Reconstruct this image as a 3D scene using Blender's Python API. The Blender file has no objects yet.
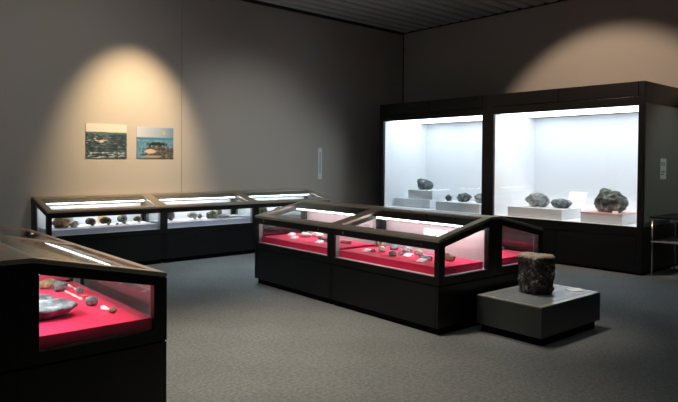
import bpy, bmesh, math, random
from mathutils import Vector, Matrix, noise
C = bpy.context.scene.collection
R = math.radians

# ------------------------------------------------------------------ materials
def mat(name, col, rough=.5, metal=0., spec=.5, emit=None, strength=0., coat=0.):
    m = bpy.data.materials.new(name); m.use_nodes = True
    b = m.node_tree.nodes['Principled BSDF']
    b.inputs['Base Color'].default_value = (*col, 1); b.inputs['Roughness'].default_value = rough
    b.inputs['Metallic'].default_value = metal; b.inputs['Specular IOR Level'].default_value = spec
    b.inputs['Coat Weight'].default_value = coat
    if emit:
        b.inputs['Emission Color'].default_value = (*emit, 1); b.inputs['Emission Strength'].default_value = strength
    return m

class NB:
    """small node-tree writer"""
    def __init__(s, m):
        s.m = m; s.t = m.node_tree; s.b = s.t.nodes['Principled BSDF']
        s.tc = s.t.nodes.new('ShaderNodeTexCoord')
    def n(s, typ, **kw):
        x = s.t.nodes.new(typ)
        for k, v in kw.items():
            if hasattr(x, k): setattr(x, k, v)
            else: s.put(x, k.replace('_', ' '), v)
        return x
    def put(s, node, key, v):
        i = node.inputs[key]
        if isinstance(v, bpy.types.NodeSocket): s.t.links.new(v, i)
        else: i.default_value = v
    def mapping(s, src, scale):
        mp = s.n('ShaderNodeMapping'); s.t.links.new(s.tc.outputs[src], mp.inputs[0]); mp.inputs['Scale'].default_value = scale
        return mp.outputs[0]
    def noise(s, vec, scale, detail=4, rough=.55):
        x = s.n('ShaderNodeTexNoise'); s.t.links.new(vec, x.inputs['Vector'])
        x.inputs['Scale'].default_value = scale; x.inputs['Detail'].default_value = detail; x.inputs['Roughness'].default_value = rough
        return x.outputs['Fac']
    def math(s, op, a, b=0., clamp=False):
        x = s.n('ShaderNodeMath'); x.operation = op; x.use_clamp = clamp
        s.put(x, 0, a); s.put(x, 1, b); return x.outputs[0]
    def mix(s, f, a, b):
        x = s.n('ShaderNodeMix'); x.data_type = 'RGBA'
        s.put(x, 0, f); s.put(x, 6, (*a, 1) if isinstance(a, tuple) else a); s.put(x, 7, (*b, 1) if isinstance(b, tuple) else b)
        return x.outputs[2]
    def ramp(s, f, stops):
        x = s.n('ShaderNodeValToRGB'); s.t.links.new(f, x.inputs[0]); e = x.color_ramp.elements
        e[0].position, e[0].color = stops[0][0], (*stops[0][1], 1)
        e[1].position, e[1].color = stops[-1][0], (*stops[-1][1], 1)
        for p, c in stops[1:-1]:
            q = e.new(p); q.color = (*c, 1)
        return x.outputs[0]
    def step(s, v, edge, soft=.02):      # 0 below the edge, 1 above
        x = s.n('ShaderNodeMapRange'); x.clamp = True
        s.put(x, 0, v); s.put(x, 1, edge - soft if not isinstance(edge, bpy.types.NodeSocket) else s.math('SUBTRACT', edge, soft))
        s.put(x, 2, edge + soft if not isinstance(edge, bpy.types.NodeSocket) else s.math('ADD', edge, soft))
        return x.outputs[0]
    def bump(s, h, strength, dist=.01):
        x = s.n('ShaderNodeBump'); s.t.links.new(h, x.inputs['Height'])
        x.inputs['Strength'].default_value = strength; x.inputs['Distance'].default_value = dist
        s.t.links.new(x.outputs[0], s.b.inputs['Normal'])
    def col(s, c): s.t.links.new(c, s.b.inputs['Base Color'])

def rockmat(name, dark, mid, light, scale=9, rough=.75):
    m = mat(name, mid, rough); k = NB(m); v = k.mapping('Object', (1, 1, 1))
    a = k.noise(v, scale, 8, .65); b = k.noise(v, scale*3.5, 6, .7)
    f = k.math('ADD', k.math('MULTIPLY', a, .6), k.math('MULTIPLY', b, .4))
    k.col(k.ramp(f, [(.36, dark), (.5, mid), (.62, light)])); k.bump(b, .8, .02)
    return m

BLACK = mat('black_laminate', (.0042, .0046, .0048), .36, spec=.3)
BRONZE = mat('dark_lacquered_metal', (.48, .42, .34), .34, .8, spec=.6)
SLATE = mat('slate_grey_panel', (.20, .21, .19), .45)
GROOVE = mat('shadow_gap_black', (.003, .003, .003), .8, spec=.1)
ALU = mat('grey_aluminium', (.34, .37, .38), .4, .5)
CHROME = mat('chrome', (.7, .7, .7), .18, 1.)
WHITE = mat('white_liner', (.88, .89, .91), .6, spec=.25)
LINER = mat('red_bounce_liner', (.36, .285, .29), .6, spec=.25)  # pink tint puts the red fabric's bounce light into the liner colour
TUBEB = mat('wall_case_diffuser', (.9, .9, .9), .4, emit=(.93, .97, 1.0), strength=12)
LINERB = mat('wall_case_liner', (.60, .62, .64), .6, spec=.25)
DECK = mat('pale_grey_deck', (.80, .82, .88), .45)
CARD = mat('white_card', (.93, .93, .93), .6)
BLOCKW = mat('white_block', (.76, .78, .80), .6)
PINKTOP = mat('pale_pink_board', (.78, .55, .52), .6)
CREAM = mat('yellow_card', (.75, .62, .30), .6)
BLUECARD = mat('blue_grey_card', (.33, .45, .52), .6)
TUBE = mat('fluorescent_tube', (.9, .9, .9), .4, emit=(.93, .97, 1.0), strength=19)
LUM = mat('luminous_ceiling_panel', (.9, .9, .9), .5, emit=(.81, .905, 1.0), strength=3.7)
INK = mat('dark_ink', (.03, .05, .06), .7)
PLAQUE = mat('pale_plaque', (.66, .72, .76), .5)
REDEDGE = mat('red_edge', (.5, .03, .03), .4)

def fabric(name, col):
    m = mat(name, col, .9, spec=.12); k = NB(m); v = k.mapping('Object', (1, 1, 1))
    k.bump(k.noise(v, 380, 2), .25, .002); m.node_tree.nodes['Principled BSDF'].inputs['Sheen Weight'].default_value = .15
    return m
RED = fabric('red_fabric', (.78, .011, .078))
PALEF = fabric('pale_fabric', (.54, .56, .70))

def glassmat(name, tint=(.97, .985, .98), ior=1.5):
    m = bpy.data.materials.new(name); m.use_nodes = True; t = m.node_tree; t.nodes.clear()
    o = t.nodes.new('ShaderNodeOutputMaterial'); mx = t.nodes.new('ShaderNodeMixShader')
    tr = t.nodes.new('ShaderNodeBsdfTransparent'); gl = t.nodes.new('ShaderNodeBsdfGlossy'); fr = t.nodes.new('ShaderNodeFresnel')
    tr.inputs[0].default_value = (*tint, 1); gl.inputs['Roughness'].default_value = 0.0; gl.inputs[0].default_value = (.95, .98, .97, 1)
    ge = t.nodes.new('ShaderNodeNewGeometry'); mi = t.nodes.new('ShaderNodeMix')      # same reflectance on both faces of the sheet
    mi.inputs[2].default_value = ior; mi.inputs[3].default_value = 1/ior
    t.links.new(ge.outputs['Backfacing'], mi.inputs[0]); t.links.new(mi.outputs[0], fr.inputs[0])
    t.links.new(fr.outputs[0], mx.inputs[0]); t.links.new(tr.outputs[0], mx.inputs[1]); t.links.new(gl.outputs[0], mx.inputs[2])
    t.links.new(mx.outputs[0], o.inputs[0]); return m
GLASS = glassmat('clear_glass')

ROCKD = rockmat('dark_rock', (.012, .014, .014), (.07, .08, .08), (.34, .36, .33))
ROCKG = rockmat('grey_rock', (.10, .11, .11), (.36, .39, .39), (.70, .72, .70))
ROCKF = rockmat('mid_grey_rock', (.05, .055, .058), (.20, .22, .225), (.45, .47, .46))
ROCKP = rockmat('pale_rock', (.32, .31, .29), (.62, .61, .57), (.82, .81, .77))
ROCKT = rockmat('tan_rock', (.10, .06, .035), (.32, .23, .14), (.55, .45, .30))
ROCKB = rockmat('blue_grey_rock', (.02, .03, .035), (.14, .18, .19), (.55, .60, .60), 7)
ROCKO = rockmat('olive_rock', (.015, .02, .015), (.16, .17, .11), (.55, .50, .33), 8)
BONE = mat('bone', (.72, .60, .56), .6)
SLABM = rockmat('slab_rock', (.02, .022, .025), (.13, .15, .16), (.36, .39, .40), 6)
STUMP = mat('petrified_stump', (.1, .07, .05), .55)
k = NB(STUMP); v = k.mapping('Object', (1, 1, .7)); a = k.noise(v, 11, 8, .65); b = k.noise(k.mapping('Object', (1, 1, 1)), 34, 6, .7)
g = k.n('ShaderNodeSeparateXYZ'); k.t.links.new(k.tc.outputs['Object'], g.inputs[0])
body = k.ramp(k.math('ADD', k.math('MULTIPLY', a, .55), k.math('MULTIPLY', b, .45)), [(.42, (.010, .007, .006)), (.50, (.050, .030, .022)), (.555, (.15, .13, .11)), (.60, (.66, .66, .62))])
top = k.ramp(b, [(.35, (.22, .15, .09)), (.65, (.55, .42, .28))])
k.col(k.mix(k.step(g.outputs[2], .355, .012), body, top)); k.bump(a, .9, .03)

WALLM = mat('grey_wallpaper', (.40, .385, .355), .85, spec=.15)
k = NB(WALLM); nz = k.noise(k.mapping('Object', (1, 1, 1)), 150, 3); k.col(k.mix(nz, (.385, .372, .340), (.435, .422, .388))); k.bump(nz, .15, .004)
CARPET = mat('grey_carpet_tiles', (.15, .15, .145), .95, spec=.1)
k = NB(CARPET); v = k.mapping('Object', (1, 1, 1))
ch = k.n('ShaderNodeTexChecker'); k.t.links.new(v, ch.inputs[0]); ch.inputs['Scale'].default_value = 2.0
f1 = k.noise(v, 34, 7, .95); f2 = k.noise(v, 1.1, 3, .5)
base = k.mix(k.math('MULTIPLY', ch.outputs['Fac'], 1.0), (.172, .172, .164), (.184, .182, .173))
sp = k.ramp(f1, [(.36, (.45, .45, .45)), (.5, (1, 1, 1)), (.64, (1.7, 1.7, 1.68))])
mm = k.n('ShaderNodeMix'); mm.data_type = 'RGBA'; mm.blend_type = 'MULTIPLY'; k.put(mm, 0, 1.0); k.put(mm, 6, base); k.put(mm, 7, sp)
k.col(k.mix(k.math('MULTIPLY', f2, .35), mm.outputs[2], (.12, .12, .12))); k.bump(f1, .15, .004)
SLATM = mat('ceiling_slat_metal', (.42, .47, .46), .5)
VOID = mat('ceiling_void', (.01, .01, .01), .9)
TRIM = mat('dark_trim', (.012, .013, .012), .6)
PLM = mat('plinth_laminate', (.048, .056, .052), .4)
PLTOP = mat('plinth_top', (.36, .36, .30), .1, spec=.6)
MATT = mat('grey_felt_mat', (.13, .135, .13), .22, spec=.5)
k = NB(MATT); nn = k.noise(k.mapping('Object', (1, 1, 1)), 160, 3, .7); k.col(k.ramp(nn, [(.35, (.13, .14, .14)), (.65, (.32, .33, .32))]))

# printed photographs (flat prints): colours laid out over the print itself
PH1 = mat('coast_photograph', (.2, .2, .2), .4)
k = NB(PH1); g = k.n('ShaderNodeSeparateXYZ'); k.t.links.new(k.tc.outputs['Generated'], g.inputs[0]); X, Z = g.outputs[0], g.outputs[2]
big = k.noise(k.mapping('Generated', (2.2, 0, 7)), 1.6, 5, .6); fine = k.noise(k.mapping('Generated', (4, 0, 13)), 1.3, 7, .75)
land = k.ramp(fine, [(.38, (.006, .016, .024)), (.50, (.028, .055, .070)), (.58, (.10, .15, .17)), (.68, (.45, .50, .50))])
streak = k.math('MULTIPLY', k.step(big, .56, .03), k.math('MULTIPLY', k.step(Z, .40, .02), k.math('SUBTRACT', 1.0, k.step(X, .5, .12))))
land = k.mix(k.math('MULTIPLY', streak, .85), land, (.74, .66, .54))
wet = k.math('MULTIPLY', k.step(fine, .55, .03), k.math('SUBTRACT', 1.0, k.step(Z, .17, .03)))
land = k.mix(wet, land, (.5, .62, .62))
hill = k.math('ADD', .735, k.math('MULTIPLY', k.noise(k.mapping('Generated', (3, 0, 0)), 1.3, 2), .05))
sky = k.mix(Z, (.58, .53, .47), (.60, .58, .55))
c = k.mix(k.step(Z, .70, .012), land, (.06, .14, .12)); k.col(k.mix(k.step(Z, hill, .008), c, sky))
PH2 = mat('shore_photograph', (.2, .2, .2), .4)
k = NB(PH2); g = k.n('ShaderNodeSeparateXYZ'); k.t.links.new(k.tc.outputs['Generated'], g.inputs[0]); X, Z = g.outputs[0], g.outputs[2]
fine = k.noise(k.mapping('Generated', (7, 0, 10)), 1.5, 6, .7)
def blob(cx, cz, rx, rz, soft=.25, wob=.5):
    dx = k.math('DIVIDE', k.math('SUBTRACT', X, cx), rx); dz = k.math('DIVIDE', k.math('SUBTRACT', Z, cz), rz)
    d = k.math('ADD', k.math('POWER', dx, 2.), k.math('POWER', dz, 2.)); d = k.math('ADD', d, k.math('MULTIPLY', k.math('SUBTRACT', fine, .5), wob*4))
    return k.math('SUBTRACT', 1., k.step(d, 1., soft))
sea = k.mix(k.step(fine, .55, .1), (.07, .19, .30), (.17, .33, .44))
skyc = k.mix(X, (.46, .52, .62), (.13, .23, .36))
c = k.mix(k.step(Z, .60, .01), sea, (.05, .17, .26)); c = k.mix(k.step(Z, .67, .015), c, skyc)
rk = k.ramp(fine, [(.36, (.012, .018, .018)), (.52, (.07, .08, .075)), (.66, (.28, .27, .24))])
c = k.mix(blob(.66, .16, .50, .25, .2, .9), c, rk); c = k.mix(blob(.55, .46, .27, .06, .3, .9), c, (.012, .025, .03)); c = k.mix(blob(.50, .32, .22, .10, .2, .9), c, rk)
c = k.mix(blob(.36, .22, .15, .07, .3, .8), c, (.50, .40, .33)); c = k.mix(blob(.40, .05, .25, .04, .3, .9), c, (.30, .25, .20))
c = k.mix(blob(.27, .46, .012, .075, .3, 0), c, (.02, .04, .05)); c = k.mix(blob(.73, .82, .045, .05, .3, .2), c, (.42, .38, .10))
k.col(c)

# ------------------------------------------------------------------ mesh helpers
def bx(bm, x0, x1, y0, y1, z0, z1, mi=0):
    vs = [bm.verts.new((x, y, z)) for z in (z0, z1) for y in (y0, y1) for x in (x0, x1)]
    for q in ((0, 2, 3, 1), (4, 5, 7, 6), (0, 1, 5, 4), (2, 6, 7, 3), (0, 4, 6, 2), (1, 3, 7, 5)):
        f = bm.faces.new([vs[i] for i in q]); f.material_index = mi
    return bm
def prism(bm, poly, x0, x1, mi=0):      # poly of (y,z), extruded along x
    a = [bm.verts.new((x0, y, z)) for y, z in poly]; b = [bm.verts.new((x1, y, z)) for y, z in poly]
    n = len(poly); fs = [bm.faces.new(a[::-1]), bm.faces.new(b)]
    for i in range(n): fs.append(bm.faces.new((a[i], a[(i+1) % n], b[(i+1) % n], b[i])))
    for f in fs: f.material_index = mi
    return bm
def tube(bm, p, q, r, seg=12, r2=None):
    p, q = Vector(p), Vector(q); d = (q-p); u = d.orthogonal().normalized(); w = d.normalized().cross(u); r2 = r if r2 is None else r2
    A = [bm.verts.new(p+(u*math.cos(t)+w*math.sin(t))*r) for t in [i*2*math.pi/seg for i in range(seg)]]
    B = [bm.verts.new(q+(u*math.cos(t)+w*math.sin(t))*r2) for t in [i*2*math.pi/seg for i in range(seg)]]
    bm.faces.new(A[::-1]); bm.faces.new(B)
    for i in range(seg): bm.faces.new((A[i], A[(i+1) % seg], B[(i+1) % seg], B[i]))
    return bm
def nb(): return bmesh.new()
def obj(name, bm, mats, parent=None, bevel=0, smooth=False, loc=None, rz=0):
    bmesh.ops.recalc_face_normals(bm, faces=bm.faces)
    me = bpy.data.meshes.new(name); bm.to_mesh(me); bm.free()
    o = bpy.data.objects.new(name, me); C.objects.link(o)
    for m in (mats if isinstance(mats, (list, tuple)) else [mats]): me.materials.append(m)
    if parent: o.parent = parent
    if loc: o.location = loc
    if rz: o.rotation_euler[2] = rz
    if smooth:
        for p in me.polygons: p.use_smooth = True
    if bevel:
        b = o.modifiers.new('bevel', 'BEVEL'); b.width = bevel; b.segments = 2; b.limit_method = 'ANGLE'
    return o
def tag(o, label, cat, group=None):
    o['label'] = label; o['category'] = cat
    if group: o['group'] = group
    return o
def thing(name, label, cat, loc, rz=0, group=None):
    o = bpy.data.objects.new(name, None); C.objects.link(o); o.location = loc; o.rotation_euler[2] = rz
    o.empty_display_size = .1
    return tag(o, label, cat, group)
def struct(name, bm, m, **kw):
    o = obj(name, bm, m, **kw); o['kind'] = 'structure'; return o

# ------------------------------------------------------------------ the room
XB, YA, H = 10.62, 9.72, 4.645
X0, Y0 = -3.0, -2.5
struct('floor', bx(nb(), X0, XB, Y0, YA, -.1, 0), CARPET)
w = nb(); bx(w, X0, 4.966, YA, YA+.12, 0, H+.4); bx(w, 4.974, XB, YA, YA+.12, 0, H+.4); bx(w, 4.96, 4.98, YA+.008, YA+.1, 0, H+.4, 1)
struct('wall_back', w, [WALLM, TRIM])
struct('wall_right', bx(nb(), XB, XB+.12, Y0-.12, YA+.12, 0, H+.4), WALLM)
struct('wall_left', bx(nb(), X0-.12, X0, Y0-.12, YA+.12, 0, H+.4), WALLM)
struct('wall_front', bx(nb(), X0, XB, Y0-.12, Y0, 0, H+.4), WALLM)
struct('trim_1', bx(nb(), XB-.018, XB, YA-.018, YA, 0, H), TRIM)              # dark joint in the corner
struct('trim_2', bx(nb(), X0, XB-.02, YA-.02, YA, H-.045, H+.02), TRIM)          # shadow trims under the ceiling
struct('trim_3', bx(nb(), XB-.02, XB, Y0, YA-.02, H-.02, H+.02), TRIM)
c = nb(); bx(c, X0, XB, Y0, YA, H+.16, H+.22, 1)
y = YA-.16
while y > Y0:
    prism(c, [(y-.095, H+.03), (y-.085, H), (y+.085, H), (y+.095, H+.03), (y+.095, H+.05), (y-.095, H+.05)], X0, XB-.03, 0); y -= .28
struct('ceiling', c, [SLATM, VOID])

# ------------------------------------------------------------------ low display cases with sloping glass roofs
ZR, ZF, ZL = 1.067, .897, .545     # ridge, front lip, glass sill
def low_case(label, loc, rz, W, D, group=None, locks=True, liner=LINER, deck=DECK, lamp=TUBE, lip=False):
    t = thing('display_case', label, 'display case', loc, rz, group)
    DR = D-.08; sl = (ZR-ZF)/DR                                        # roof slope reaches the flat ridge cap at y=DR
    zt = lambda y: ZF + sl*min(y, DR)
    # cupboard base, recessed kick
    b = nb(); bx(b, .004, .034, 0, D, .07, .458); bx(b, W-.034, W-.004, 0, D, .07, .458); bx(b, .038, W-.038, .002, D, .07, .458)
    obj('cabinet_base', b, BLACK, t, .002)
    obj('kick', bx(nb(), .03, W-.03, .04, D-.01, 0, .07), GROOVE, t)
    obj('shadow_gap', bx(nb(), .012, W-.012, .010, D-.01, .4581, .4689), GROOVE, t)
    # hood frame
    f = nb(); px, pf, pb = .058, .085, .112
    top = .035
    for x in ((.0, px), (W-px, W)):
        prism(f, [(0, .469), (pf, .469), (pf, zt(pf)-top), (0, zt(0)-top)], x[0], x[1])
        prism(f, [(D-pb, .469), (D, .469), (D, ZR-top), (DR, ZR-top), (D-pb, zt(D-pb)-top)], x[0], x[1])
        bx(f, x[0], x[1], pf, D-pb, .469, ZL-.001)
        prism(f, [(pf, zt(pf)-top-.055), (D-pb, zt(D-pb)-top-.055), (D-pb, zt(D-pb)-top), (pf, zt(pf)-top)], x[0], x[1])
    bx(f, px, W-px, 0, .03, .469, ZL-.001); bx(f, px, W-px, 0, .03, .797, ZF-top)
    bx(f, px, W-px, D-.02, D, .469, ZR-top)
    obj('hood_frame', f, BLACK, t, .002)
    # thin dark line under the lid, then the lid frame
    l = nb(); top2 = .028
    def lidstrip(x0, x1, y0, y1, d0, d1, mi=0): prism(l, [(y0, zt(y0)-d1), (y1, zt(y1)-d1), (y1, zt(y1)-d0), (y0, zt(y0)-d0)], x0, x1, mi)
    lidstrip(0.001, W-.001, 0, .085, 0, top2); lidstrip(.001, .085, .085, DR-.03, 0, top2); lidstrip(W-.085, W-.001, .085, DR-.03, 0, top2)
    prism(l, [(DR-.03, zt(DR-.03)-top2), (DR, ZR-top2), (D, ZR-top2), (D, ZR), (DR, ZR), (DR-.03, zt(DR-.03))], .001, W-.001)
    obj('lid_frame', l, BRONZE, t, .002)
    g = nb(); prism(g, [(.006, zt(.006)-.0345), (DR, ZR-.0345), (D-.006, ZR-.0345), (D-.006, ZR-.0285), (DR, ZR-.0285), (.006, zt(.006)-.0285)], .008, .05)
    prism(g, [(.006, zt(.006)-.0345), (DR, ZR-.0345), (D-.006, ZR-.0345), (D-.006, ZR-.0285), (DR, ZR-.0285), (.006, zt(.006)-.0285)], W-.05, W-.008)
    bx(g, .05, W-.05, .006, .04, ZF-.0345, ZF-.0285); obj('lid_gap', g, GROOVE, t)
    # panes
    obj('roof_pane', prism(nb(), [(.08, zt(.08)-.012), (DR-.025, zt(DR-.025)-.012), (DR-.025, zt(DR-.025)-.006), (.08, zt(.08)-.006)], .08, W-.08), GLASS, t)
    obj('front_pane', bx(nb(), px, W-px, .012, .018, ZL, .797), GLASS, t)
    for x in (.02, W-.026):
        p = nb(); prism(p, [(pf, ZL), (D-pb, ZL), (D-pb, zt(D-pb)-top-.055), (pf, zt(pf)-top-.055)], x, x+.006); obj('side_pane', p, GLASS, t)
    # inner posts lined in grey metal
    for x in (px, W-px-.004):
        ii = nb(); bx(ii, x, x+.004, .032, pf, ZL, zt(.03)-.06); obj('post_lining', ii, ALU, t)
    obj('deck', bx(nb(), px-.03, W-px+.03, .03, D-.022, ZL-.02, ZL), deck, t)
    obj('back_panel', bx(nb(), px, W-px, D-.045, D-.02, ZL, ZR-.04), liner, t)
    obj('lamp_housing', prism(nb(), [(D-.25, zt(D-.25)-.04), (DR, ZR-.04), (D-.046, ZR-.04), (D-.046, .925), (D-.06, .925), (D-.085, .972), (D-.25, .972)], px, W-px), BLACK, t)  # rear lip added to shade the top of the back panel
    obj('lamp_diffuser', bx(nb(), px+.02, W-px-.02, D-.235, D-.12, .956, .9715), lamp, t, .003)
    if lip: obj('added_glare_lip', bx(nb(), px, W-px, D-.262, D-.251, .925, .985), BLACK, t)  # strip added to keep the lamp's reflection off the tall case glass
    if locks:
        for xx in (.22, W-.22):
            k_ = nb(); tube(k_, (xx, 0, .835), (xx, -.004, .835), .011); obj('lock', k_, CHROME, t)
    return t
def block(label, loc, rz, W, D, m, z=ZL, near=.06):
    b = bx(nb(), near, W-.06, .08, D-.12, 0, .075)
    o = obj('display_block', b, m, None, .004); o.location = (loc[0], loc[1], z); o.rotation_euler[2] = rz
    return tag(o, label, 'display block')

TI = R(-1.7863); IO = Vector((4.3986, 3.5583, 0)); E1 = Vector((-math.sin(TI), math.cos(TI), 0)); E2 = Vector((math.cos(TI), math.sin(TI), 0))
W1, D1 = 1.5905, .8625
def isl(a, b, z=.62): return IO + E1*a + E2*b + Vector((0, 0, z))
RZ1 = TI-math.pi/2; RZ2 = TI+math.pi/2
for a, lb, bl in ((0, 'island display case nearest the viewer, three-bay end beside the stone stump, red inside', 'red fabric block under the crowd of small stones in the near island case'),
                  (1, 'far half of the island case front row, ending by the back wall cases, red inside', 'red fabric block under long pale stones in the far island case')):
    p = isl(W1*(a+1), 0, 0); low_case(lb if a else 'island display case with red block, front row, half nearest the grey plinth', p, RZ1, W1, D1)
    block(bl, p, RZ1, W1, D1, RED)
for a, lb, bl in ((0, 'island display case behind the front row, seen past the stone stump', 'red fabric block in the island case just left of the stone stump'),
                  (1, 'island display case hidden behind the far half of the front row', 'red fabric block in the hidden far rear island case')):
    p = isl(W1*a, 2*D1+.002, 0); low_case(lb, p, RZ2, W1, D1, lip=(a == 1)); block(bl, p, RZ2, W1, D1, RED)
TL = R(-.423); LO = Vector((1.7349, 3.587, 0)); G1 = Vector((-math.sin(TL), math.cos(TL), 0)); G2 = Vector((math.cos(TL), math.sin(TL), 0))
for a, lb, bl in ((0, 'large foreground display case at the left with red block and grey slab', 'red fabric block under the large grey slab stone in the foreground'),
                  (1, 'display case joined behind the left foreground case, its sloping roof reaching the frame edge', 'red fabric block in the case behind the foreground case')):
    p = LO + G1*(W1*a); low_case(lb, p, TL+math.pi/2, W1, D1); block(bl, p, TL+math.pi/2, W1, D1, RED, near=.029)
p = LO + G1*W1 - G2*(2*D1+.002); low_case('display case back to back with the foreground case, at the very left edge', p, TL-math.pi/2, W1, D1)
BX0, BW, BD = 2.5512, 1.7158, .795; BY = YA-BD-.002
for i, (lb, bl) in enumerate((('leftmost of the three white-lit wall cases, under the two photographs', 'pale block under round dark fossils in the leftmost wall case'),
                              ('middle white-lit wall case against the back wall', 'pale block in the middle wall case, a flat slab at its right end'),
                              ('rightmost white-lit wall case, partly behind the island', 'pale block in the rightmost wall case'))):
    low_case(lb, (BX0+BW*i, BY, 0), 0, BW, BD, locks=False, liner=LINERB, lamp=TUBEB); block(bl, (BX0+BW*i, BY, 0), 0, BW, BD, PALEF)

# ------------------------------------------------------------------ two tall lit cases
TX, TY1, TYM, TY0, TZ = 9.086, 3.636, 6.2985, 8.963, 2.8155
def tall_case(label, y0, y1, pl_, pr_):       # y0 near end, y1 far end ; glass from y0+pr_ to y1-pl_
    t = thing('tall_display_case', label, 'display case', (TX, (y0+y1)/2, 0)); 
    cy = (y0+y1)/2; a, b = y0-cy, y1-cy; D = XB-TX-.003; ym = 0
    g0, g1 = a+pr_, b-pl_
    b1 = nb(); bx(b1, .02, D, a+.005, b-.005, .0, .04); obj('kick', b1, GROOVE, t)
    b1 = nb(); bx(b1, .03, D, a, b, .04, .698)
    obj('cabinet_base', b1, BLACK, t, .002)
    for s0, s1 in ((g0+.005, ym-.004), (ym+.004, g1-.005)):
        obj('cupboard_door', bx(nb(), .0, .0295, s0, s1, .045, .545), BLACK, t, .003)
        obj('header_panel', bx(nb(), -.004, .0295, s0, s1, 2.602, TZ), BLACK, t, .003)
    f = nb()
    bx(f, 0, .0295, g0, g1, .555, .698); bx(f, 0, .0295, g0, g1, 2.465, 2.594)
    bx(f, .0, .0295, a, g0, .04, TZ); bx(f, .0, .0295, g1, b, .04, TZ)
    bx(f, .0295, .06, a, g0-.001, .699, TZ); bx(f, .0295, .06, g1+.001, b, .699, TZ)
    obj('front_frame', f, BLACK, t, .003)
    obj('header_box', bx(nb(), .061, D, a, b, 2.50, TZ-.001), BLACK, t)
    for y0_, y1_ in ((a, a+.02), (b-.02, b)): obj('side_panel', bx(nb(), .061, D, y0_, y1_, .6985, 2.499), SLATE, t)
    # white lining
    l = nb(); bx(l, D-.14, D-.12, a+.04, b-.04, .70, 2.475); bx(l, .061, D-.14, b-.105, b-.04, .70, 2.475); bx(l, .061, D-.14, a+.04, a+.085, .70, 2.475)
    bx(l, .03, D-.14, a+.04, b-.04, .6985, .7)
    obj('white_lining', l, WHITE, t)
    n = 3; w_ = (b-.11-(a+.09))/n
    obj('ceiling_grid', bx(nb(), .062, D-.145, a+.086, b-.106, 2.484, 2.498), ALU, t)
    for i in range(n):
        yy = a+.09+w_*i; obj('light_panel', bx(nb(), .10, D-.34, yy+.03, yy+w_-.03, 2.476, 2.4835), LUM, t)
    obj('glass_pane', bx(nb(), .012, .02, g0, g1, .698, 2.465), GLASS, t)
    return t
tall_case('tall white-lit display case on the right with the big concretion', TY1, TYM, .125, .082)
tall_case('tall white-lit display case on the left, partly behind the island', TYM, TY0, .10, .11)
s = nb(); bx(s, 9.695, 9.92, TY1-.004, TY1-.0005, 1.39, 1.702); s = obj('notice_sheet', s, PLAQUE); tag(s, 'pale notice sheet fixed to the side of the tall case', 'notice')
for zz, xa, xb in ((1.63, 9.72, 9.80), (1.63, 9.82, 9.87), (1.60, 9.72, 9.79), (1.60, 9.81, 9.88), (1.50, 9.73, 9.86), (1.46, 9.73, 9.83)):
    obj('line_of_text', bx(nb(), xa, xb, TY1-.0055, TY1-.0041, zz, zz+.013), INK, s)

# blocks inside the tall cases
def wblock(x0, x1, y0, y1, z0, z1, label, toppink=False):
    if toppink:
        t = thing('display_block', label, 'display block', (x0, y0, z0))
        obj('block_body', bx(nb(), 0, x1-x0, 0, y1-y0, 0, z1-z0-.02), BLOCKW, t, .002)
        obj('block_top', bx(nb(), -.004, x1-x0+.004, -.004, y1-y0+.004, z1-z0-.02, z1-z0), PINKTOP, t)
        return t
    o = obj('display_block', bx(nb(), 0, x1-x0, 0, y1-y0, 0, z1-z0), BLOCKW, None, .002, loc=(x0, y0, z0)); return tag(o, label, 'display block')
wblock(9.40, 10.15, 7.85, 8.82-.0, .701, .868, 'low white block supporting a smaller block in the left tall case')
wblock(9.50, 9.98, 7.875, 8.52, .869, 1.055, 'upper white block under the two-lobed dark rock')
wblock(9.24, 9.85, 6.56, 7.57, .701, .868, 'long low white block beside the stepped blocks in the left tall case')
wblock(9.20, 9.83, 4.94, 5.94, .701, .868, 'long white block under two grey fossils in the right tall case')
wblock(9.20, 9.76, 3.975, 4.624, .701, .862, 'white block with pink-edged top under the big concretion', True)

# ------------------------------------------------------------------ stones
def rock_bm(r, seed, amp=.18, freq=1.6, sub=4, lobes=(), flat=.12, ridge=0):
    bm = nb(); bmesh.ops.create_icosphere(bm, subdivisions=sub, radius=1)
    for v in bm.verts:
        d = v.co.normalized(); o = Vector((seed*7.3, seed*3.1, seed*1.7))
        h = 1 + amp*noise.noise(d*freq+o)*1.6 + amp*.5*noise.noise(d*freq*3+o) + amp*.28*noise.noise(d*freq*8+o)
        if ridge: h -= ridge*abs(noise.noise(d*2.2+o*2))**.5*.6 - ridge*.25
        for (lx, ly, lz, k_, s_) in lobes:
            l = Vector((lx, ly, lz)).normalized(); h += k_*math.exp(-((d-l).length/s_)**2)
        v.co = d*h
    zmin = -1+flat
    for v in bm.verts:
        v.co.z = max(v.co.z, zmin)-zmin
        v.co.x *= r[0]; v.co.y *= r[1]; v.co.z *= r[2]
    return bm
def stone(name, label, p, r, m, seed, rz=0, cat='stone', **kw):
    if p[0] > 3 and p[0] < 6.2 and p[1] < 7: r = (r[0]*.78, r[1]*.85, r[2]*.72)
    o = obj(name, rock_bm(r, seed, **kw), m, None, smooth=True, loc=(p[0], p[1], p[2]), rz=rz); return tag(o, label, cat)
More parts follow.
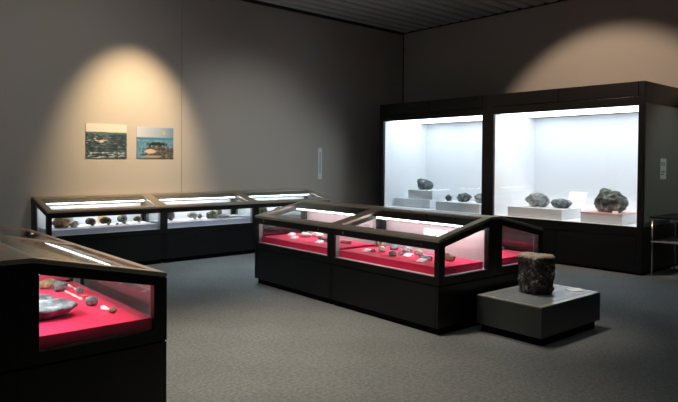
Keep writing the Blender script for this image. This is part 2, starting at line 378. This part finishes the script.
def coil_bm(R0, th, turns=2.2, ribs=26):
    # flat spiral shell in the XZ plane, standing on z=0
    bm = nb(); n = 96; seg = 12; rings = []
    for i in range(n+1):
        t = i/n; a = -math.pi*.35 + t*turns*2*math.pi; rr = R0*.62*math.exp(-1.45*t); tr = 1.45*th*math.exp(-1.3*t)*(1+.08*math.sin(t*ribs*2*math.pi))
        c_ = Vector((rr*math.cos(a), 0, rr*math.sin(a))); rad = Vector((math.cos(a), 0, math.sin(a)))
        rings.append([bm.verts.new(c_ + rad*tr*.62*math.cos(q) + Vector((0, 1, 0))*tr*.6*math.sin(q)) for q in [j*2*math.pi/seg for j in range(seg)]])
    for A, B in zip(rings, rings[1:]):
        for j in range(seg): bm.faces.new((A[j], A[(j+1) % seg], B[(j+1) % seg], B[j]))
    bm.faces.new(rings[0]); bm.faces.new(rings[-1])
    z = min(v.co.z for v in bm.verts)
    for v in bm.verts: v.co.z = (v.co.z-z)*.78; v.co.x *= 1.12
    return bm
def coil(label, p, R0, th, m, rz=0, tilt=0):
    o = obj('coiled_fossil', coil_bm(R0, th), m, None, smooth=True, loc=p, rz=rz)
    return tag(o, label, 'fossil')
def card(label, p, w_, d_, rz, m=CARD, tilt=20, name='label_card'):
    if 3.9 < p[0] < 5.2 and p[2] > .6: w_ *= 1.1; d_ *= 1.25
    b = nb(); prism(b, [(0, 0), (d_, 0), (d_, .002+d_*math.tan(R(tilt))), (0, .003)], -w_/2, w_/2)
    o = obj(name, b, m, None, loc=p, rz=rz); return tag(o, label, 'label')
ZB = .6201
def P(x, y, z=ZB): return (x, y, z)
# foreground left case (front faces +X); things lie on the red block
def slab_bm(rx, ry, h):
    bm = nb(); n = 96; rings = []
    prof = [(.40, 0), (.52, .06), (.60, .22), (.70, .36), (.80, .50), (.90, .62), (.985, .72), (1., .80), (.985, .90), (.93, .97), (.80, 1.0), (.60, 1.02), (.40, 1.0), (.2, 1.01)]
    for k_, (sc_, z_) in enumerate(prof):
        ring = []
        for i_ in range(n):
            a = i_*2*math.pi/n; ca, sa = math.cos(a), math.sin(a)
            rr = (abs(ca)**2.6+abs(sa)**2.6)**(-1/2.6); q = Vector((ca, sa, 0))
            rr *= 1+.10*noise.noise(q*1.6+Vector((5, 2, 1)))+.07*noise.noise(q*5)+.05*noise.noise(q*13+Vector((0, 0, z_*3)))
            x_, y_ = rx*sc_*rr*ca, ry*sc_*rr*sa
            dz = .010*noise.noise(Vector((x_*16, y_*16, z_))) + .006*noise.noise(Vector((x_*45, y_*45, z_*4))) if z_ > .3 else 0
            ring.append(bm.verts.new((x_, y_, h*z_ + dz + .05*h*math.sin(x_*9))))
        rings.append(ring)
    for v in rings[0]: v.co.z = 0
    for v in rings[1]: v.co.z = max(v.co.z, .003)
    for A, B_ in zip(rings, rings[1:]):
        for i_ in range(n): bm.faces.new((A[i_], A[(i_+1) % n], B_[(i_+1) % n], B_[i_]))
    bm.faces.new(rings[0][::-1]); bm.faces.new(rings[-1]); return bm
tag(obj('fossil_slab', slab_bm(.185, .15, .078), SLABM, None, smooth=True, loc=P(1.14, 4.05), rz=R(-6)), 'large flat grey slab stone with rough dark edge in the foreground case', 'fossil')
stone('fossil_stone', 'grey stone at the left edge behind the large slab in the foreground case', P(1.22, 4.42), (0.078, 0.070, 0.035), SLABM, 5, .4)
stone('fossil_stone', 'tan rounded stone leaning against a grey one in the foreground case', P(1.42, 4.95), (0.062, 0.055, 0.039), ROCKT, 6)
stone('fossil_stone', 'grey rounded stone in front of the tan one in the foreground case', P(1.46, 4.80), (0.061, 0.048, 0.039), ROCKF, 7, .5)
stone('fossil_stone', 'small pale grey round stone near the glass corner of the red block', P(1.54, 4.61), (0.025, 0.027, 0.028), ROCKF, 8, amp=.1)
stone('fossil_stone', 'tiny tan pebble on the red block in the foreground case', P(1.525, 4.47), (0.017, 0.014, 0.011), ROCKT, 9, amp=.1, sub=3)
stone('fossil_stone', 'oval grey stone right of the large slab in the foreground case', P(1.475, 4.18), (0.041, 0.035, 0.033), ROCKF, 10, amp=.1)
stone('fossil_stone', 'small dark brown stone nearest the low glass of the foreground case', P(1.505, 3.885), (0.023, 0.022, 0.020), ROCKT, 11, amp=.12)
def rod(label, a, b):
    t_ = nb(); n = 8; a = Vector(a); b = Vector(b)
    for i in range(n):
        p0 = a.lerp(b, i/n); p1 = a.lerp(b, (i+1)/n); w0 = .0075*(1+.3*math.sin(i*1.9)); w1 = .0075*(1+.3*math.sin((i+1)*1.9)); tube(t_, p0, p1, w0, 8, w1)
    o = obj('slender_bone', t_, BONE, None, smooth=True); o.location = (0, 0, 0); return tag(o, label, 'fossil')
rod('slender pale bone-like piece farther back on the red block', (1.573, 5.06, ZB+.009), (1.555, 4.74, ZB+.009))
rod('slender pale bone-like piece beside the grey stone pair', (1.475, 4.72, ZB+.009), (1.475, 4.37, ZB+.009))
card('small white label beside the tiny pebble in the foreground case', P(1.54, 4.37), .035, .03, TL+math.pi/2)
card('small white label beside the small dark brown stone', P(1.515, 3.99), .03, .055, TL+R(20))
# island, front row
RC = RZ1
def I(a, b): p = isl(a, b, ZB); return (p.x, p.y, p.z)
card('white label at the far left of the small stones in the near island case', I(1.281, .237), .075, .05, RC)
stone('fossil_stone', 'small tan pebble right of the first white label in the near island case', I(1.22, .32), (.03, .04, .022), ROCKT, 21, RC)
stone('fossil_stone', 'pale rounded stone in the near island case', I(1.137, .366), (.062, .05, .05), ROCKP, 22, RC, amp=.1)
stone('fossil_stone', 'dark mottled stone behind the pale rounded one in the near island case', I(1.44, .64), (.10, .06, .062), ROCKO, 23, RC)
stone('fossil_stone', 'blue-grey oval stone behind the others in the near island case', I(1.166, .583), (.075, .05, .04), ROCKB, 24, RC, amp=.1)
stone('fossil_stone', 'pale grey flat stone near the front glass of the near island case', I(.87, .27), (.07, .05, .04), ROCKG, 25, RC, amp=.12)
stone('fossil_stone', 'small olive pebble next to the pale grey flat stone', I(.849, .37), (.03, .04, .03), ROCKO, 26, RC)
stone('fossil_stone', 'grey lumpy stone behind the middle white label of the near island case', I(.94, .56), (.075, .06, .05), ROCKG, 27, RC)
card('middle white label among the stones of the near island case', I(.768, .36), .08, .055, RC)
stone('fossil_stone', 'smooth tan oblong stone in the near island case', I(.745, .53), (.085, .045, .042), rockmat('warm_rock', (.2, .15, .11), (.45, .36, .28), (.62, .54, .45)), 28, RC, amp=.08)
stone('fossil_stone', 'grey stone behind the rightmost white label of the near island case', I(.55, .388), (.06, .04, .035), ROCKG, 29, RC)
stone('fossil_stone', 'pale grey stone nearest the corner post of the near island case', I(.43, .35), (.05, .045, .042), ROCKG, 30, RC)
card('rightmost white label in the front window of the near island case', I(.43, .2), .085, .055, RC)
stone('fossil_stone', 'tan horned stone seen through the end window of the island', I(.29, .50), (.075, .05, .045), ROCKT, 31, RC, lobes=((-.3, -.3, 1, .5, .5), (1, 0, .5, .4, .4)))
cp = isl(.74, D1-.062, .80); o = obj('caption_panel', bx(nb(), -.17, .17, -.008, 0, 0, .075), CARD, None, loc=tuple(cp), rz=RC); tag(o, 'white caption panel on the rear liner of the near island case', 'caption panel')
card('left white label beside the long pale stones in the far island case', I(3.02, .44), .10, .06, RC)
stone('fossil_stone', 'long pale grey stone in the far island case', I(2.72, .50), (.17, .06, .045), ROCKP, 33, RC-.2, amp=.15)
stone('fossil_stone', 'second pale stone behind the long pale one in the far island case', I(2.62, .62), (.13, .05, .045), ROCKP, 34, RC+.2, amp=.15)
card('white label in front of the long pale stones of the far island case', I(2.693, .25), .10, .06, RC)
stone('fossil_stone', 'long dark stone in the far island case', I(2.25, .43), (.16, .055, .038), ROCKD, 35, RC-.15)
card('white label in front of the long dark stone', I(2.165, .25), .09, .06, RC)
stone('fossil_stone', 'dark flat stone close to the divider in the far island case', I(1.90, .50), (.12, .05, .03), ROCKD, 36, RC)
stone('fossil_stone', 'flat pale stone on red, seen in the rear island window', I(.466, 1.58), (.075, .06, .03), ROCKG, 37, RC)
# wall cases: fossils on the pale block
def B(x, y): return (x, y, ZB)
stone('fossil_stone', 'lumpy brown-grey rock at the left end of the leftmost wall case', B(2.87, 9.36), (.13, .08, .08), ROCKT, 41, amp=.25, freq=2.4)
stone('fossil_stone', 'pale rounded rock beside the brown one in the leftmost wall case', B(3.02, 9.28), (.06, .05, .055), ROCKP, 42, amp=.12)
coil('first round dark fossil from the left in the wall cases', B(3.255, 9.30), .082, .05, ROCKD, .25)
coil('second round dark fossil, in front of the yellow card', B(3.47, 9.28), .088, .052, ROCKD, -.2)
coil('largest round dark fossil in the leftmost wall case', B(3.76, 9.35), .10, .06, ROCKB, .5)
stone('fossil_stone', 'tiny dark pebble beside the largest round fossil', B(3.66, 9.27), (.026, .02, .014), ROCKD, 43, sub=3)
coil('small round dark fossil at the right of the leftmost wall case', B(4.03, 9.40), .068, .042, ROCKD, .1)
def upcard(label, x, y, w_, h_, m):
    o = obj('backing_card', bx(nb(), -w_/2, w_/2, 0, .006, 0, h_), m, None, loc=(x, y, ZB)); o.rotation_euler[0] = R(-8); return tag(o, label, 'card')
upcard('blue-grey card standing behind the pale rock', 3.01, 9.46, .13, .15, BLUECARD)
upcard('yellow card standing behind the second round fossil', 3.50, 9.46, .12, .14, CREAM)
coil('big dark coiled fossil at the left of the middle wall case', B(4.55, 9.38), .118, .07, ROCKD, .3)
coil('grey coiled fossil second in the middle wall case', B(4.97, 9.36), .085, .055, ROCKG, -.2)
stone('fossil_stone', 'small greenish stone between the coiled and the long fossil', B(5.16, 9.42), (.04, .03, .045), ROCKO, 44)
stone('fossil_stone', 'olive and black lump in the middle wall case', B(5.36, 9.36), (.10, .06, .07), ROCKO, 45, amp=.3)
stone('fossil_stone', 'upright ochre stone at the back of the middle wall case', B(5.56, 9.47), (.05, .04, .085), ROCKO, 46, amp=.25)
stone('fossil_stone', 'long tan stone before the upright ochre one', B(5.52, 9.26), (.11, .05, .035), ROCKP, 47)
stone('fossil_slab', 'flat pale slab at the right end of the middle wall case', B(5.75, 9.36), (.17, .08, .022), ROCKP, 48, cat='fossil', amp=.1)
stone('fossil_stone', 'green-brown rock in the rightmost wall case', B(6.35, 9.32), (.13, .07, .08), ROCKO, 49, amp=.25)
coil('dark coiled fossil in the rightmost wall case', B(6.75, 9.34), .09, .055, ROCKD)
# tall cases
stone('fossil_rock', 'two-lobed dark rock on the upper block in the left tall case', (9.74, 8.275, 1.0555), (.13, .185, .115), ROCKB, 51, cat='rock', amp=.14, lobes=((-.1, .5, .85, .30, .5), (-.1, -1, .1, .15, .5), (0, -.22, 1, -.32, .22)))
stone('fossil_stone', 'small dark rock alone on the low block of the left tall case', (9.55, 7.50, .8685), (.05, .06, .06), ROCKD, 52, amp=.25)
stone('fossil_rock', 'dark angular rock in the middle of the low block', (9.58, 7.155, .8685), (.09, .13, .085), ROCKB, 53, cat='rock', amp=.28, lobes=((-.2, -1, .8, .35, .5),))
stone('fossil_rock', 'grey rock beside the mullion in the left tall case', (9.60, 6.78, .8685), (.09, .12, .085), ROCKG, 54, cat='rock', amp=.25)
stone('fossil_rock', 'grey ribbed fossil with pale underside, left on the long white block', (9.53, 5.55, .8685), (.14, .20, .125), rockmat('ribbed_fossil', (.09, .10, .11), (.36, .40, .43), (.72, .72, .62), 6), 55, cat='fossil', amp=.2, lobes=((0, 0, -1, -.25, .7), (-.3, 1, .2, .15, .4)))
stone('fossil_rock', 'grey flattened fossil between the ribbed fossil and the caption panel', (9.55, 5.14, .8685), (.12, .17, .085), ROCKB, 56, cat='fossil', amp=.12, ridge=.2)
cr = stone('concretion', 'big dark cracked concretion on the pink-topped block', (9.45, 4.26, .8625), (.18, .245, .178), rockmat('concretion_rock', (.012, .016, .015), (.10, .12, .11), (.50, .54, .48), 5), 57, cat='rock', amp=.10, ridge=.42, sub=5, flat=.2,
      lobes=((-.2, .3, 1, .32, .32), (-.6, -.9, .4, .12, .4), (-1, -.4, .15, -.3, .25), (-1, -.1, -.2, -.25, .22)))
card('white label before the big concretion', (9.235, 4.10, .8625), .085, .02, R(-90), tilt=60)
o = obj('caption_panel', bx(nb(), 0, .012, -.16, .16, 0, .47), CARD, None, loc=(9.87, 5.10, .7035)); o.rotation_euler[1] = R(24); tag(o, 'blank white caption panel standing behind the long block', 'caption panel')

# ------------------------------------------------------------------ plinth with the stone stump
TP = R(-1.415); PO = Vector((4.8264, 2.7636, 0))
t = thing('plinth', 'low grey square-edged plinth carrying the stone stump', 'plinth', PO, TP)
PA, PBn = 1.0513, .6907
obj('kick', bx(nb(), .035, PA-.035, .035, PBn-.035, 0, .075), GROOVE, t)
obj('plinth_body', bx(nb(), 0, PA, 0, PBn, .0751, .340), PLM, t, .002)
obj('plinth_rim', bx(nb(), 0, PA, 0, PBn, .3401, .351), PLTOP, t, .002)
obj('inset_mat', bx(nb(), .06, PA-.06, .06, PBn-.06, .3511, .353), MATT, t)
def stump():
    bm = nb(); n = 72; rows = 34; hgt = .37; prev = None; rings = []
    for j in range(rows+1):
        z = j/rows; ring = []
        for i in range(n):
            a = i*2*math.pi/n; r = .148+.022*z
            r *= 1+.05*math.cos(a*2+.6)+.035*math.cos(a*5+1)+.02*math.sin(a*9)
            q = Vector((math.cos(a), math.sin(a), z*2.2))
            r += .022*noise.noise(q*2.2)+.014*noise.noise(q*6)+.006*noise.noise(q*16)
            if z > .93: r -= .03*((z-.93)/.07)**2
            if z < .05: r -= .012*(1-z/.05)
            zz = hgt*z + (.012*noise.noise(Vector((math.cos(a), math.sin(a), 0))*1.5) if z > .5 else 0)
            ring.append(bm.verts.new((r*math.cos(a), r*math.sin(a), zz)))
        rings.append(ring)
    for A, B_ in zip(rings, rings[1:]):
        for i in range(n): bm.faces.new((A[i], A[(i+1) % n], B_[(i+1) % n], B_[i]))
    bm.faces.new(rings[0][::-1]); last = rings[-1]
    for s_ in (.8, .55, .3):
        nr = [bm.verts.new((v.co.x*s_/1, v.co.y*s_, v.co.z+.006*noise.noise(v.co*9*s_+Vector((3, 1, 2))))) for v in rings[-1]]
        for i in range(n): bm.faces.new((last[i], last[(i+1) % n], nr[(i+1) % n], nr[i]))
        last = nr
    bm.faces.new(last); return bm
o = obj('stone_stump', stump(), STUMP, None, smooth=True, loc=(5.375, 3.135, .3535)); tag(o, 'dark brown petrified stump standing on the grey plinth', 'stone stump')
o = card('white label card lying on the plinth beside the stump', (5.72, 2.885, .3535), .15, .10, R(-30), tilt=5)

# ------------------------------------------------------------------ side table at the right edge
t = thing('side_table', 'small dark two-tier table with chrome legs at the right edge', 'table', (9.20, 3.15, 0))
for x in (.02, .88):
    for y in (.02, .40):
        l = nb(); tube(l, (x, y, 0), (x, y, .835), .012); obj('leg', l, CHROME, t, smooth=True)
obj('tabletop', bx(nb(), -.01, .91, -.01, .43, .835, .86), BLACK, t, .003)
obj('top_trim', bx(nb(), .06, .84, -.013, -.0101, .838, .852), REDEDGE, t)
obj('shelf', bx(nb(), .0, .90, .0, .42, .49, .505), ALU, t, .003)

# ------------------------------------------------------------------ wall prints and wall label
def print_(name, label, x0, x1, z0, z1, m):
    o = obj(name, bx(nb(), 0, x1-x0, -.012, 0, 0, z1-z0), m, None, loc=(x0, YA-.001, z0)); return tag(o, label, 'photograph')
print_('framed_photograph', 'left photograph on the back wall, dark rocky flats under a cream sky', 3.338, 3.99, 1.648, 2.19, PH1)
print_('framed_photograph', 'right photograph on the back wall, blue sea and rocks, yellow spot in its sky', 4.158, 4.807, 1.654, 2.172, PH2)
s = tag(obj('wall_plaque', bx(nb(), 0, .10, -.01, 0, 0, .645), PLAQUE, None, loc=(8.04, YA-.001, 1.26)), 'narrow upright pale plaque on the back wall near the corner', 'plaque')
random.seed(4); z = .56
while z > .12:
    h_ = random.uniform(.022, .034); q = nb(); bx(q, .038, .062, -.012, -.0101, z-h_, z-h_*.72); bx(q, .046, .054, -.012, -.0101, z-h_*.72, z-.006); bx(q, .036, .064, -.012, -.0101, z-.006, z)
    obj('character', q, INK, s); z -= h_+.008

# ------------------------------------------------------------------ light
def spot(name, loc, target, energy, size, blend, col, rad=.08):
    l = bpy.data.lights.new(name, 'SPOT'); l.energy = energy; l.spot_size = R(size); l.spot_blend = blend; l.color = col; l.shadow_soft_size = rad
    o = bpy.data.objects.new(name, l); C.objects.link(o); o.location = loc
    o.rotation_euler = (Vector(target)-Vector(loc)).to_track_quat('-Z', 'Y').to_euler(); return o
def area(name, loc, target, energy, size, col):
    l = bpy.data.lights.new(name, 'AREA'); l.energy = energy; l.size = size; l.color = col
    o = bpy.data.objects.new(name, l); C.objects.link(o); o.location = loc
    o.rotation_euler = (Vector(target)-Vector(loc)).to_track_quat('-Z', 'Y').to_euler(); return o
spot('picture_spot', (4.08, YA-1.8, 4.6), (4.08, YA-1.8+math.sin(R(34.5)), 4.6-math.cos(R(34.5))), 1150, 51, 1., (1., .70, .41))
spot('wall_flood', (XB-3.5, 4.9, 4.55), (XB-3.5+math.sin(R(50)), 4.9, 4.55-math.cos(R(50))), 430, 68, .4, (1., .70, .51), .05)
spot('floor_flood', (2.5, 4.4, 4.6), (2.7, 3.9, 0), 1000, 68, 1., (1., .93, .78), .3)
spot('island_fill', (1.9, 5.6, 4.6), (4.7, 5.1, .7), 460, 44, .9, (1., .96, .88), .2)  # added fill to brighten the red block fronts in the island
spot('stump_fill', (5.2, 4.0, 4.6), (5.4, 3.1, .3), 330, 26, 1., (1., .95, .86), .2)  # added fill to brighten the stump and plinth top
spot('side_spot', (10.0, 1.2, 4.6), (9.95, 3.6, 1.2), 160, 40, .8, (.95, 1., .92), .2)
spot('wall_fill', (2.4, 5.2, 4.6), (2.6, 9.7, 2.4), 230, 84, 1., (1., .985, .92), .3)  # added fill lifting the dim left part of the back wall
spot('wall_fill', (6.3, 5.8, 4.6), (6.3, 9.7, 1.0), 400, 68, 1., (1., .985, .92), .3)  # added fill in place of light bounced up from the cases
area('room_fill', (4.0, 3.0, 4.55), (4.0, 3.2, 0), 17, 3.0, (.80, .94, 1.))
spot('aisle_fill', (4.9, 7.7, 4.6), (4.9, 7.6, 0), 560, 62, 1., (.62, .85, 1.), .4)  # added blue fill standing in for spill from the wall cases
spot('side_fill', (7.9, 3.9, 4.6), (7.9, 3.8, 0), 170, 56, 1., (.62, .85, 1.), .4)  # added blue fill for the floor before the tall cases
wd = bpy.data.worlds.new('world'); bpy.context.scene.world = wd; wd.use_nodes = True
wd.node_tree.nodes['Background'].inputs[0].default_value = (.5, .55, .6, 1); wd.node_tree.nodes['Background'].inputs[1].default_value = .02

# ------------------------------------------------------------------ camera
yaw, pitch, roll = R(48.4032), R(-1.1456), R(.4369)
fw = Vector((math.cos(yaw)*math.cos(pitch), math.sin(yaw)*math.cos(pitch), math.sin(pitch))); rt = Vector((math.sin(yaw), -math.cos(yaw), 0)); up = rt.cross(fw)
rt2 = rt*math.cos(roll)+up*math.sin(roll); up2 = up*math.cos(roll)-rt*math.sin(roll)
cd = bpy.data.cameras.new('camera'); co = bpy.data.objects.new('camera', cd); C.objects.link(co)
co.matrix_world = Matrix(((rt2.x, up2.x, -fw.x, 0), (rt2.y, up2.y, -fw.y, 0), (rt2.z, up2.z, -fw.z, 1.6), (0, 0, 0, 1)))
cd.sensor_fit = 'HORIZONTAL'; cd.sensor_width = 36; cd.lens = 36*607.75/678; cd.shift_y = (175.0056-201)/678; cd.clip_start = .05
bpy.context.scene.camera = co
vs = bpy.context.scene.view_settings; vs.view_transform = 'Standard'; vs.look = 'None'; vs.gamma = 1; vs.exposure = 0; vs.use_curve_mapping = False

# ------------------------------------------------------------------ repeats that belong together
for o in list(C.objects):
    if o.parent or 'category' not in o or 'group' in o: continue
    x, y = o.location.x, o.location.y; n = o.name.split('.')[0]
    where = 'foreground case' if x < 2.2 and y < 7 else 'wall cases' if y > 8.9 and x < 8 else 'island cases' if x < 7 and y > 3.4 else 'tall cases' if x >= 9 else None
    if n == 'display_case': o['group'] = 'low display cases with sloping glass roofs'
    elif n == 'tall_display_case': o['group'] = 'tall lit display cases'
    elif n == 'framed_photograph': o['group'] = 'photographs on the back wall'
    elif n == 'display_block' and where: o['group'] = 'blocks inside the ' + where
    elif n in ('fossil_stone', 'fossil_rock') and where: o['group'] = 'stones in the ' + where
    elif n == 'coiled_fossil': o['group'] = 'round dark fossils in the wall cases'
    elif n == 'label_card' and where: o['group'] = 'white labels in the ' + where
    elif n == 'slender_bone': o['group'] = 'slender bones in the foreground case'
